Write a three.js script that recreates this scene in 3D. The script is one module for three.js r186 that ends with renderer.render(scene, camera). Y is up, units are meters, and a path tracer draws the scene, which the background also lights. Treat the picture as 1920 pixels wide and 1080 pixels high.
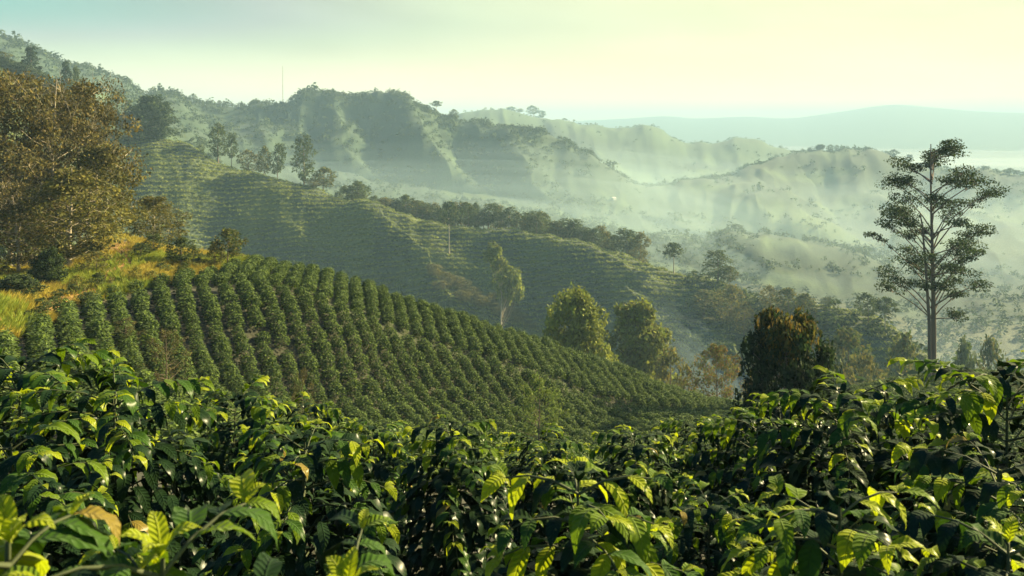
import * as THREE from 'three';
import { ImprovedNoise } from 'three/addons/math/ImprovedNoise.js';

// ------------------------------------------------------------------ camera, sky, sun, exposure
const F = 1568, HORIZON = 240;          // a level camera whose lens is shifted down, so that trunks stand upright
const scene = new THREE.Scene();
const camera = new THREE.PerspectiveCamera(2 * Math.atan(540 / F) * 180 / Math.PI, 16 / 9, 0.05, 20000);
camera.setViewOffset(1920, 1080, 0, 540 - HORIZON, 1920, 1080);
camera.focus = 9;
camera.userData.fStop = 7;
scene.add(camera);
const renderer = new THREE.WebGLRenderer({ antialias: true });
renderer.setSize(1024, 576);
renderer.toneMapping = THREE.LinearToneMapping;
renderer.toneMappingExposure = 3.9;
renderer.shadowMap.enabled = true;

const SUN_AZ = 58 * Math.PI / 180, SUN_EL = 25 * Math.PI / 180;
const sunDir = new THREE.Vector3(Math.cos(SUN_EL) * Math.sin(SUN_AZ), Math.sin(SUN_EL), -Math.cos(SUN_EL) * Math.cos(SUN_AZ));
const sun = new THREE.DirectionalLight(new THREE.Color().setRGB(1, 0.83, 0.46), 5);
sun.position.copy(sunDir).multiplyScalar(600);
sun.castShadow = true;
sun.shadow.mapSize.set(4096, 4096);
Object.assign(sun.shadow.camera, { left: -400, right: 400, top: 300, bottom: -300, near: 1, far: 2000 });
scene.add(sun, sun.target);
scene.fog = new THREE.FogExp2(new THREE.Color().setRGB(0.50, 0.79, 1.0), 1 / 3300);

const perlin = new ImprovedNoise();
const fbm = (x, y, z, o = 4) => { let s = 0, a = 1; for (let i = 0; i < o; i++) { s += a * perlin.noise(x, y, z); x = x * 2.03 + 7.1; y = y * 2.03 + 3.3; z = z * 2.03 + 1.7; a *= 0.5; } return s; };
{ // the sky: cream round the horizon towards the sun, teal higher up and away from it, deep blue overhead
  const W = 1024, Hh = 512, data = new Float32Array(W * Hh * 4);
  const mix = (a, b, t) => a.map((x, i) => x + (b[i] - x) * t), sm = (a, b, x) => { const t = Math.min(1, Math.max(0, (x - a) / (b - a))); return t * t * (3 - 2 * t); };
  for (let j = 0; j < Hh; j++) {
    const e = ((j + 0.5) / Hh - 0.5) * Math.PI, ed = e * 180 / Math.PI;
    for (let i = 0; i < W; i++) {
      const a = ((i + 0.5) / W - 0.5) * 2 * Math.PI, d = [Math.cos(a) * Math.cos(e), Math.sin(e), Math.sin(a) * Math.cos(e)];
      const g = Math.acos(Math.max(-1, Math.min(1, d[0] * sunDir.x + d[1] * sunDir.y + d[2] * sunDir.z))) * 180 / Math.PI;
      const k = sm(100, 36, g), away = sm(96, 145, g);
      const low = mix(mix([0.46, 0.36, 0.19], [0.60, 0.43, 0.19], k), [0.03, 0.09, 0.23], away);
      const mid = mix(mix([0.035, 0.122, 0.118], [0.28, 0.265, 0.155], k), [0.013, 0.06, 0.25], away);
      const top = [0.007, 0.034, 0.13];
      let c = mix(low, mid, sm(-0.5, 7.5, ed));
      c = mix(c, top, sm(9, 50, ed));
      if (ed > -2) { const w = 1 + 0.10 * sm(-2, 5, ed) * sm(70, 30, ed) * fbm(a * 5 + ed * 0.12, 3.3, ed * 0.45 + a * 0.8, 4); c = c.map((x) => x * w); }   // faint high streaks
      data.set([c[0], c[1], c[2], 1], (j * W + i) * 4);
    }
  }
  const t = new THREE.DataTexture(data, W, Hh, THREE.RGBAFormat, THREE.FloatType);
  t.mapping = THREE.EquirectangularReflectionMapping; t.magFilter = THREE.LinearFilter; t.needsUpdate = true;
  scene.background = t; scene.environment = t;
}

// ------------------------------------------------------------------ helpers
function rngOf(seed) { let s = seed | 0; return () => { s = (s + 0x6d2b79f5) | 0; let t = Math.imul(s ^ (s >>> 15), 1 | s); t = (t + Math.imul(t ^ (t >>> 7), 61 | t)) ^ t; return ((t ^ (t >>> 14)) >>> 0) / 4294967296; }; }
const clamp = (x, a, b) => Math.min(b, Math.max(a, x)), lerp = (a, b, t) => a + (b - a) * t;
const smooth = (a, b, x) => { const t = clamp((x - a) / (b - a), 0, 1); return t * t * (3 - 2 * t); };
const D2R = Math.PI / 180;
// direction of a picture point: azimuth, and height per metre of ground distance
function ray(px, py) {
  const x = (px - 960) / F, y = (HORIZON - py) / F, z = -1, h = Math.hypot(x, z);
  return { az: Math.atan2(x, -z), k: y / h, x: x / h, z: z / h };
}
const at = (px, py, r) => { const q = ray(px, py); return [r * q.x, r * q.k, r * q.z]; };
const project = (x, y, z) => [960 - F * x / z, HORIZON + F * y / z, -z];
function pchip(xs, ys) {
  const n = xs.length, d = [], m = new Array(n).fill(0);
  for (let i = 0; i < n - 1; i++) d.push((ys[i + 1] - ys[i]) / (xs[i + 1] - xs[i]));
  m[0] = d[0]; m[n - 1] = d[n - 2];
  for (let i = 1; i < n - 1; i++) { if (d[i - 1] * d[i] <= 0) m[i] = 0; else { const w1 = 2 * (xs[i + 1] - xs[i]) + (xs[i] - xs[i - 1]), w2 = (xs[i + 1] - xs[i]) + 2 * (xs[i] - xs[i - 1]); m[i] = (w1 + w2) / (w1 / d[i - 1] + w2 / d[i]); } }
  return m;
}
function evalP(xs, ys, m, x) {
  const n = xs.length;
  if (x <= xs[0]) return ys[0];
  if (x >= xs[n - 1]) return ys[n - 1];
  let i = 0; while (x > xs[i + 1]) i++;
  const h = xs[i + 1] - xs[i], t = (x - xs[i]) / h, t2 = t * t, t3 = t2 * t;
  return (2 * t3 - 3 * t2 + 1) * ys[i] + (t3 - 2 * t2 + t) * h * m[i] + (-2 * t3 + 3 * t2) * ys[i + 1] + (t3 - t2) * h * m[i + 1];
}

// ------------------------------------------------------------------ the lie of the land
// Each line crosses the view from left to right: [px, py, ground distance] or, with 'h', [px, height, ground distance].
const Y = (pts) => pts.map(([px, py, r]) => { const q = ray(px, py); return [q.az, q.k * r, r]; });
const Hh = (pts) => pts.map(([px, h, r]) => [ray(px, 540).az, h, r]);
const LINES = [
  Hh([[-250, -1.8, 0.4], [960, -1.85, 0.4], [2170, -1.8, 0.4]]),
  Hh([[-250, -3.2, 5], [960, -3.4, 5], [2170, -3.25, 5]]),
  Hh([[-250, -4.6, 12], [400, -5.2, 12], [960, -5.8, 12], [1500, -5.6, 12], [2170, -5.4, 12]]),
  Hh([[-250, -7.8, 28], [0, -8.2, 28], [400, -10.2, 28], [900, -11.4, 28], [1400, -12.4, 28], [2170, -12.6, 28]]),
  Y([[-250, 625, 45], [0, 625, 45], [150, 660, 45], [300, 715, 48], [450, 752, 50], [600, 772, 53], [900, 787, 60], [1200, 792, 70], [1300, 792, 72], [1480, 800, 68], [1700, 800, 66], [2170, 800, 66]]),
  Y([[-250, 560, 60], [0, 560, 60], [150, 566, 60], [350, 548, 63], [500, 545, 65], [620, 572, 66], [800, 653, 69], [1000, 712, 71], [1200, 769, 75], [1300, 777, 77], [1480, 785, 84], [1700, 770, 84], [2170, 770, 84]]),
  Y([[-250, 520, 80], [0, 515, 80], [150, 486, 78], [230, 452, 84], [330, 474, 82], [440, 492, 78], [560, 514, 76], [700, 557, 76], [800, 594, 77], [900, 627, 78], [1000, 655, 80], [1100, 694, 82], [1200, 722, 84], [1290, 748, 86], [1340, 762, 88], [1480, 765, 98], [1700, 725, 100], [1750, 715, 102], [2170, 715, 102]]),
  Hh([[-250, -16, 125], [0, -17, 125], [150, -20, 125], [300, -27, 122], [500, -34, 120], [900, -42, 122], [1200, -46, 124], [1450, -44, 126], [1700, -38, 130], [2170, -38, 130]]),
  Hh([[-250, -40, 300], [0, -46, 305], [250, -66, 345], [500, -79, 350], [700, -83, 340], [900, -86, 326], [1100, -88, 312], [1290, -88, 292], [1450, -86, 274], [1600, -80, 245], [1760, -84, 235], [2170, -88, 235]]),
  Y([[-250, 60, 430], [0, 128, 430], [60, 158, 430], [120, 195, 428], [240, 258, 424], [330, 270, 420], [420, 312, 414], [480, 332, 410], [560, 352, 404], [620, 371, 400], [700, 388, 394], [760, 407, 390], [900, 427, 382], [1000, 442, 376], [1100, 460, 368], [1200, 492, 358], [1330, 527, 345], [1420, 560, 330], [1560, 582, 300], [1640, 598, 290], [1700, 640, 280], [1780, 695, 275], [1920, 720, 275], [2170, 730, 275]]),
  Hh([[-250, 20, 480], [0, 2, 480], [240, -35, 480], [500, -58, 470], [900, -78, 440], [1300, -90, 420], [1600, -92, 370], [1800, -96, 350], [2170, -96, 350]]),
  Y([[-250, 180, 560], [0, 210, 560], [300, 270, 560], [500, 385, 560], [700, 425, 560], [900, 455, 560], [1100, 480, 550], [1290, 512, 540], [1500, 545, 520], [1700, 592, 480], [1900, 602, 470], [2170, 602, 470]]),
  Y([[-250, 140, 650], [0, 170, 650], [300, 235, 650], [500, 335, 660], [700, 372, 670], [900, 398, 680], [1100, 432, 680], [1200, 440, 680], [1300, 444, 670], [1380, 433, 670], [1480, 440, 660], [1560, 458, 650], [1700, 505, 640], [1900, 525, 640], [2170, 525, 640]]),
  Y([[-250, 120, 740], [0, 145, 740], [300, 215, 820], [500, 300, 850], [700, 335, 865], [900, 362, 865], [1050, 385, 850], [1200, 440, 770], [1380, 462, 760], [1500, 462, 760], [1600, 470, 750], [1700, 480, 740], [1920, 475, 740], [2170, 475, 740]]),
  Y([[-250, 80, 880], [0, 100, 880], [300, 195, 930], [430, 240, 945], [600, 262, 945], [740, 262, 945], [850, 285, 945], [1000, 300, 945], [1110, 340, 945], [1230, 395, 930], [1330, 385, 1000], [1540, 368, 1140], [1700, 390, 1140], [1920, 400, 1100], [2170, 400, 1100]]),
  Y([[-250, 35, 960], [0, 72, 970], [100, 105, 980], [170, 134, 990], [230, 155, 1000], [290, 178, 1010], [340, 185, 1010], [430, 199, 1010], [530, 193, 1010], [580, 175, 1010], [620, 171, 1010], [740, 181, 1010], [800, 203, 1010], [850, 219, 1010], [930, 236, 1010], [1000, 246, 1010], [1060, 266, 1010], [1110, 294, 1010], [1160, 329, 1010], [1230, 350, 1100], [1330, 334, 1200], [1400, 309, 1300], [1470, 294, 1350], [1540, 279, 1380], [1640, 283, 1380], [1700, 300, 1380], [1780, 320, 1340], [1850, 319, 1320], [1920, 333, 1300], [2170, 348, 1280]]),
  Hh([[-250, 60, 1150], [0, 30, 1150], [300, -10, 1170], [600, -15, 1180], [850, -40, 1180], [1050, -70, 1180], [1230, -92, 1300], [1540, -80, 1600], [1700, -90, 1600], [2170, -105, 1550]]),
  Y([[-250, 180, 1900], [300, 232, 1900], [700, 230, 1900], [860, 214, 1900], [940, 206, 1900], [1010, 217, 1900], [1060, 228, 1900], [1180, 240, 1900], [1220, 235, 1900], [1290, 268, 1900], [1340, 264, 1900], [1400, 260, 1900], [1460, 270, 1900], [1500, 286, 1900], [1600, 302, 1900], [1700, 316, 1880], [1920, 340, 1850], [2170, 345, 1850]]),
  Hh([[-250, -40, 2250], [600, -80, 2250], [1300, -115, 2250], [2170, -118, 2250]]),
  Hh([[-250, -90, 3300], [960, -130, 3300], [2170, -130, 3300]]),
  Y([[-250, 200, 6800], [300, 225, 6800], [900, 236, 6800], [1100, 226, 6800], [1180, 222, 6800], [1250, 218, 6800], [1300, 222, 6800], [1400, 219, 6800], [1470, 222, 6800], [1560, 212, 6800], [1680, 197, 6800], [1760, 203, 6800], [1850, 210, 6800], [1920, 212, 6800], [2170, 216, 6800]]),
  Hh([[-250, -100, 7300], [960, -100, 7300], [2170, -100, 7300]]),
  Hh([[-250, -100, 7800], [960, -100, 7800], [2170, -100, 7800]]),
];
const NL = LINES.length, AZ0 = -46 * D2R, AZ1 = 46 * D2R, NC = 1841, DA = (AZ1 - AZ0) / (NC - 1);
const LF = LINES.map((l) => { const x = l.map((p) => p[0]), h = l.map((p) => p[1]), r = l.map((p) => p[2]); return { x, h, r, mh: pchip(x, h), mr: pchip(x, r) }; });
const COL = [];
for (let c = 0; c < NC; c++) {
  const az = AZ0 + c * DA, r = [], h = [];
  for (const l of LF) { r.push(evalP(l.x, l.r, l.mr, az)); h.push(evalP(l.x, l.h, l.mh, az)); }
  COL.push({ r, h, m: pchip(r, h) });
}
const lineR = (i, az) => { const l = LF[i]; return evalP(l.x, l.r, l.mr, az); };
const azOf = (px, py = 450) => ray(px, py).az;
// spurs: [line below, line above, azimuth px at foot, at crest, left width px, right width px, height]
const SPURS = [
  [8, 9, 590, 495, 170, 175, 19], [8, 9, 885, 660, 100, 180, 19], [8, 9, 1270, 1105, 260, 150, 19], [8, 9, 1390, 1338, 50, 62, 9], [8, 9, 1625, 1575, 60, 70, 6],
  [8, 9, 420, 270, 130, 60, 8],
  [13, 15, 500, 565, 60, 45, 20], [13, 15, 655, 625, 75, 55, 30], [13, 15, 850, 745, 75, 62, 34], [13, 15, 1020, 940, 60, 60, 18], [13, 15, 1540, 1400, 70, 70, 22], [13, 15, 1480, 1290, 60, 60, 15], [13, 15, 1740, 1600, 60, 60, 16], [13, 15, 360, 300, 70, 50, 14], [13, 15, 1220, 1130, 50, 50, 9],
  [11, 12, 1500, 1380, 60, 60, 4], [11, 12, 1180, 1050, 60, 60, 5],
  [16, 17, 1200, 1060, 60, 60, 7], [16, 17, 1330, 1215, 60, 60, 7], [16, 17, 1440, 1350, 50, 50, 5], [16, 17, 1130, 960, 50, 60, 6], [16, 17, 1520, 1440, 50, 50, 5],
].map(([i, j, f, c, wl, wr, A]) => ({ i, j, f: azOf(f), c: azOf(c), wl: wl / F, wr: wr / F, A }));
function colH(c, az, r) {
  const q = COL[c];
  let h = evalP(q.r, q.h, q.m, r);
  for (const s of SPURS) {
    const a = q.r[s.i], b = q.r[s.j];
    if (r <= a || r >= b) continue;
    const t = (r - a) / (b - a), e = s.i === 8 ? Math.pow(1 - t, 0.75) * smooth(0, 0.12, t) : Math.pow(Math.sin(Math.PI * Math.pow(t, 0.65)), 0.8), wob = 0.35 * perlin.noise(t * 5, s.A, s.c * 40) * (s.wl + s.wr) * 0.5;
    const d = az - lerp(s.f, s.c, t) + wob, x = d < 0 ? -d / s.wl : d / s.wr;
    if (x < 2.5) h += s.A * e * (d < 0 ? Math.exp(-x * x) : Math.max(0, Math.sqrt(Math.pow(1 - x, 2) + 0.012) * (x < 1 ? 1 : 0) + (x < 1 ? -0.0055 : 0)) * (1 - 0.09 * (1 - Math.min(1, x))));
  }
  return h;
}
function H(x, z) {
  const r = Math.hypot(x, z), az = clamp(Math.atan2(x, -z), AZ0, AZ1 - 1e-6), f = (az - AZ0) / DA, c = Math.floor(f), t = f - c;
  let h = lerp(colH(c, az, r), colH(Math.min(NC - 1, c + 1), az, r), t);
  const near = smooth(20, 60, r), far = smooth(120, 500, r);
  h += 0.10 * perlin.noise(x * 0.5, 1.1, z * 0.5) * (1 - near) + 0.35 * perlin.noise(x * 0.12, 4.2, z * 0.12) * near;
  if (far > 0) {
    const s = 1 / (14 + r * 0.055), rid = 1 - Math.abs(fbm(x * s, 2.7, z * s, 3)) * 1.6;
    h += far * (Math.min(r, 1400) * 0.0065 * (rid - 0.75) + Math.min(r, 1400) * 0.003 * fbm(x * s * 3.1, 9.2, z * s * 3.1, 2)) * (r > 2000 ? 0.12 : 1);
  }
  return h;
}
function hit(px, py, r0 = 15, r1 = 9500) {          // where the line of sight through a picture point meets the ground
  const q = ray(px, py);
  for (let r = r0; r < r1; r *= 1.006) if (H(q.x * r, q.z * r) >= q.k * r) return r;
  return null;
}

// ------------------------------------------------------------------ materials
const rgb = (r, g, b) => new THREE.Color().setRGB(r, g, b);
function noiseTex(n, f, o, lo, hi, seed) {
  const d = new Uint8Array(n * n * 4);
  for (let j = 0; j < n; j++) for (let i = 0; i < n; i++) {
    const a = i / n * 2 * Math.PI, b = j / n * 2 * Math.PI;         // wraps round both ways
    const v = fbm(Math.cos(a) * f + seed, Math.sin(a) * f + Math.cos(b) * f, Math.sin(b) * f + seed * 2, o) * 0.5 + 0.5, k = clamp(lo + (hi - lo) * v, 0, 1) * 255;
    d.set([k, k, k, 255], (j * n + i) * 4);
  }
  const t = new THREE.DataTexture(d, n, n); t.wrapS = t.wrapT = THREE.RepeatWrapping; t.magFilter = THREE.LinearFilter; t.needsUpdate = true; return t;
}
const grain = noiseTex(256, 4, 5, 0, 1, 3), coarse = noiseTex(256, 2, 5, 0.55, 1.35, 8);
coarse.colorSpace = THREE.NoColorSpace;
const landMat = new THREE.MeshStandardMaterial({ vertexColors: true, roughness: 1, map: coarse, bumpMap: grain, bumpScale: 0.25 });
const barkMat = new THREE.MeshStandardMaterial({ color: rgb(0.16, 0.12, 0.085), roughness: 0.95, bumpMap: grain, bumpScale: 0.02 });
const paleBark = new THREE.MeshStandardMaterial({ color: rgb(0.34, 0.29, 0.21), roughness: 0.95 });
const twigMat = new THREE.MeshStandardMaterial({ color: rgb(0.05, 0.065, 0.02), roughness: 0.8 });
const foliage = new THREE.MeshPhysicalMaterial({ vertexColors: true, roughness: 0.9, transmission: 0.35, thickness: 0, side: THREE.DoubleSide, specularIntensity: 0.25 });
const waxy = new THREE.MeshPhysicalMaterial({ vertexColors: true, roughness: 0.9, transmission: 0.3, thickness: 0, specularIntensity: 0.35, side: THREE.DoubleSide });

// mesh collector
class MB {
  constructor() { this.p = []; this.c = []; this.i = []; this.u = []; }
  v(x, y, z, c) { this.p.push(x, y, z); if (c) this.c.push(c[0], c[1], c[2]); return this.p.length / 3 - 1; }
  tri(a, b, c) { this.i.push(a, b, c); }
  geo(normals = false) {
    const g = new THREE.BufferGeometry();
    g.setAttribute('position', new THREE.BufferAttribute(new Float32Array(this.p), 3));
    if (this.c.length) g.setAttribute('color', new THREE.BufferAttribute(new Float32Array(this.c), 3));
    if (this.u.length) g.setAttribute('uv', new THREE.BufferAttribute(new Float32Array(this.u), 2));
    g.setIndex(this.i);
    if (normals) g.computeVertexNormals();
    return g;
  }
  tube(pts, radii, sides = 6) {
    let prev = null, X = new THREE.Vector3(1, 0, 0);
    const P = pts.map((p) => new THREE.Vector3(...p));
    P.forEach((p, k) => {
      const d = P[Math.min(k + 1, P.length - 1)].clone().sub(P[Math.max(k - 1, 0)]).normalize();
      let a = X.clone().addScaledVector(d, -X.dot(d)); if (a.lengthSq() < 1e-4) a = new THREE.Vector3(0, 0, 1).addScaledVector(d, -d.z); a.normalize(); X = a;
      const b = d.clone().cross(a), row = [];
      for (let s = 0; s < sides; s++) { const t = s / sides * 2 * Math.PI, q = p.clone().addScaledVector(a, Math.cos(t) * radii[k]).addScaledVector(b, Math.sin(t) * radii[k]); row.push(this.v(q.x, q.y, q.z)); }
      if (prev) for (let s = 0; s < sides; s++) { const n = (s + 1) % sides; this.tri(prev[s], row[s], row[n]); this.tri(prev[s], row[n], prev[n]); }
      prev = row;
    });
  }
  // a small leaf or leaf spray: a folded diamond
  leaf(x, y, z, d, n, len, wid, c, fold = 0.25) {
    let sx = d[1] * n[2] - d[2] * n[1], sy = d[2] * n[0] - d[0] * n[2], sz = d[0] * n[1] - d[1] * n[0];
    const l = Math.hypot(sx, sy, sz) || 1, w = wid / 2 / l, m = len * 0.45, f = fold * wid * 0.5;
    sx *= w; sy *= w; sz *= w;
    const a = this.v(x, y, z, c), b = this.v(x + d[0] * m + sx + n[0] * f, y + d[1] * m + sy + n[1] * f, z + d[2] * m + sz + n[2] * f, c), t = this.v(x + d[0] * len, y + d[1] * len, z + d[2] * len, c), e = this.v(x + d[0] * m - sx + n[0] * f, y + d[1] * m - sy + n[1] * f, z + d[2] * m - sz + n[2] * f, c);
    this.tri(a, b, t); this.tri(a, t, e);
  }
}
const norm = (v) => { const l = Math.hypot(...v) || 1; return [v[0] / l, v[1] / l, v[2] / l]; };
const randDir = (R) => { const y = R() * 2 - 1, a = R() * 2 * Math.PI, s = Math.sqrt(1 - y * y); return [Math.cos(a) * s, y, Math.sin(a) * s]; };
const shade = (c, k) => [c[0] * k, c[1] * k, c[2] * k];

// naming
const counts = {};
function numbered(n) { const k = counts[n] = (counts[n] ?? -1) + 1; return k ? n + '_' + String(k).padStart(3, '0') : n; }
function add(o, name, label, category, group) {
  o.name = numbered(name); o.userData = {};
  if (label) o.userData.label = label; if (category) o.userData.category = category; if (group) o.userData.group = group;
  scene.add(o); return o;
}
function lit(o) { o.castShadow = o.receiveShadow = true; return o; }
function part(parent, name, geo, mat) { const m = lit(new THREE.Mesh(geo, mat)); m.name = name; parent.add(m); return m; }
function structure(name, geo, mat, label, category) { const m = lit(new THREE.Mesh(geo, mat)); m.name = name; m.userData = { kind: 'structure', label, category }; scene.add(m); return m; }
function stuff(name, geo, mat, mats, label, category, colors) {
  const m = lit(new THREE.InstancedMesh(geo, mat, mats.length)); m.name = name;
  mats.forEach((q, i) => m.setMatrixAt(i, q)); if (colors) colors.forEach((c, i) => m.setColorAt(i, c));
  m.userData = { kind: 'stuff', label, category }; scene.add(m); return m;
}

// ------------------------------------------------------------------ ground sheets, polar round the viewpoint
const path = [[-140, 640], [60, 596], [130, 560], [200, 530], [235, 500], [228, 470], [222, 440], [222, 425]];
function bankBoundary(px) { const b = [[-400, 690], [-100, 655], [0, 645], [100, 600], [200, 556], [300, 532], [380, 517], [440, 497], [520, 480], [3000, 0]]; for (let i = 0; i < b.length - 1; i++) if (px < b[i + 1][0]) return lerp(b[i][1], b[i + 1][1], (px - b[i][0]) / (b[i + 1][0] - b[i][0])); return 0; }
function landColor(x, y, z, seg) {
  const n = fbm(x * 0.05, 3.1, z * 0.05, 3), r = Math.hypot(x, z);
  if (seg < 6) {                                                       // coffee slope and grass bank
    let c = [0.03, 0.03, 0.013];
    const [px, py] = project(x, y, z);
    c = n > 0.1 ? [0.035, 0.042, 0.013] : c;
    if (px < 560 && r > 34) {
      const k = smooth(8, -8, py - bankBoundary(px));
      const g = [lerp(0.27, 0.20, smooth(-.3, .3, n)), lerp(0.19, 0.20, smooth(-.3, .3, n)), 0.035];
      let dmin = 1e9;
      for (let i = 0; i < path.length - 1; i++) { const [ax, ay] = path[i], [bx, by] = path[i + 1], t = clamp(((px - ax) * (bx - ax) + (py - ay) * (by - ay)) / ((bx - ax) ** 2 + (by - ay) ** 2), 0, 1); dmin = Math.min(dmin, Math.hypot((px - lerp(ax, bx, t)) * 0.6, py - lerp(ay, by, t))); }
      const q = smooth(24, 4, dmin + n * 9 + 5 * perlin.noise(x * 0.5, 2, z * 0.5));
      c = [0, 1, 2].map((i) => lerp(c[i], lerp(g[i], [0.36, 0.2, 0.055][i], q), k));
    }
    return c;
  }
  if (seg < 9) { const k = smooth(-0.2, 0.4, n); return [lerp(0.055, 0.10, k), lerp(0.075, 0.125, k), 0.036]; }
  if (seg < 10) return [0.05, 0.065, 0.02];
  if (seg < 11) return [0.07, 0.08, 0.025];
  const f = fbm(x * 0.008, 5.5, z * 0.008, 3), k = smooth(-0.15, 0.25, f + (r > 1600 ? 0.15 : 0) - (Math.atan2(x, -z) < 0.02 && r < 1250 ? 0.3 : 0.03));
  const e = smooth(1550, 1750, r), q = 0.3 * perlin.noise(x * 0.015, 1, z * 0.015); return [lerp(lerp(0.032, 0.075, k), 0.06 + 0.03 * q, e), lerp(lerp(0.06, 0.12, k), 0.105 + 0.03 * q, e), lerp(lerp(0.03, 0.042, k), 0.045, e)];
}
{
  const steps = [10, 14, 16, 18, 16, 16, 14, 16, 46, 10, 10, 14, 12, 16, 34, 10, 26, 10, 8, 16, 4, 2];
  const azs = [];
  for (let a = -180; a < -46; a += 3) azs.push(a * D2R);
  for (let a = -46; a < -36; a += 0.5) azs.push(a * D2R);
  for (let a = -36; a < 36; a += 0.105) azs.push(a * D2R);
  for (let a = 36; a < 46; a += 0.5) azs.push(a * D2R);
  for (let a = 46; a <= 180; a += 3) azs.push(a * D2R);
  const names = [[0, 3, 'foreground_slope', 'brown and green ground under the nearest coffee shrubs', 'ground'], [3, 7, 'coffee_field_ground', 'near slope with a golden grass bank and orange earth path', 'ground'], [7, 10, 'terraced_hillside', 'steep hillside with fine contour rows behind the near slope', 'hillside'],
    [10, 13, 'misty_valley', 'pale hazy valley slopes beyond the terraced hillside', 'valley'], [13, 16, 'mountain_ridge', 'blue hazy mountain ridge with sunlit spurs', 'mountain'], [16, 19, 'back_ridge', 'pale ridge with fields behind the blue mountain', 'ridge'], [19, 22, 'distant_mountains', 'faint mountain range across the haze on the horizon', 'mountains']];
  for (const [s0, s1, name, label, cat] of names) {
    const pos = [], col = [], uv = [], idx = [], W = azs.length; let rows = 0;
    for (let s = s0; s < s1; s++) for (let k = 0; k <= steps[s]; k++) {
      if (k === steps[s] && s < s1 - 1) continue;
      for (const a of azs) {
        const az = clamp(a, AZ0, AZ1), r = lerp(lineR(s, az), lineR(s + 1, az), k / steps[s]), x = r * Math.sin(a), z = -r * Math.cos(a), y = H(x, z);
        pos.push(x, y, z); uv.push(x / 24, z / 24); col.push(...landColor(x, y, z, s));
      }
      rows++;
    }
    for (let j = 0; j < rows - 1; j++) for (let i = 0; i < W - 1; i++) { const a = j * W + i, b = a + 1, c = a + W, d = c + 1; idx.push(a, b, c, b, d, c); }
    const g = new THREE.BufferGeometry();
    g.setAttribute('position', new THREE.BufferAttribute(new Float32Array(pos), 3)); g.setAttribute('color', new THREE.BufferAttribute(new Float32Array(col), 3)); g.setAttribute('uv', new THREE.BufferAttribute(new Float32Array(uv), 2));
    g.setIndex(idx); g.computeVertexNormals();
    structure(name, g, landMat, label, cat);
  }
}

// ------------------------------------------------------------------ trees
const GREEN = [[0.055, 0.085, 0.018], [0.075, 0.105, 0.022], [0.10, 0.125, 0.028]], DARK = [[0.022, 0.042, 0.014], [0.035, 0.058, 0.018]], OLIVE = [[0.14, 0.14, 0.03], [0.19, 0.16, 0.035], [0.10, 0.11, 0.03]], BROWN = [[0.085, 0.08, 0.022], [0.06, 0.058, 0.02], [0.125, 0.112, 0.028], [0.10, 0.082, 0.024]], ORANGE = [[0.17, 0.12, 0.025], [0.12, 0.105, 0.022], [0.07, 0.08, 0.02]];
function blobLeaves(m, R, b, n, size, cols, up = 0.25) {
  const tone = 0.75 + 0.5 * R();
  for (let i = 0; i < n; i++) {
    const d = randDir(R), k = 0.5 + 0.5 * Math.pow(R(), 0.4), w = 1 + 0.35 * perlin.noise(d[0] * 2 + b.x, d[1] * 2 + b.y, d[2] * 2 + b.z);
    const x = b.x + d[0] * b.rx * k * w, y = b.y + d[1] * b.ry * k * w, z = b.z + d[2] * b.rz * k * w;
    const q = randDir(R), nn = norm([d[0] + q[0] * 0.9, d[1] + up + q[1] * 0.9, d[2] + q[2] * 0.9]), e = randDir(R), t = norm([e[0] + d[0] * 0.4, e[1] - 0.35, e[2] + d[2] * 0.4]);
    const s = size * (0.6 + 0.8 * R());
    m.leaf(x, y, z, t, nn, s * 1.4, s * 0.85, shade(cols[Math.floor(R() * cols.length)], tone * (0.75 + 0.5 * R())));
  }
}
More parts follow.
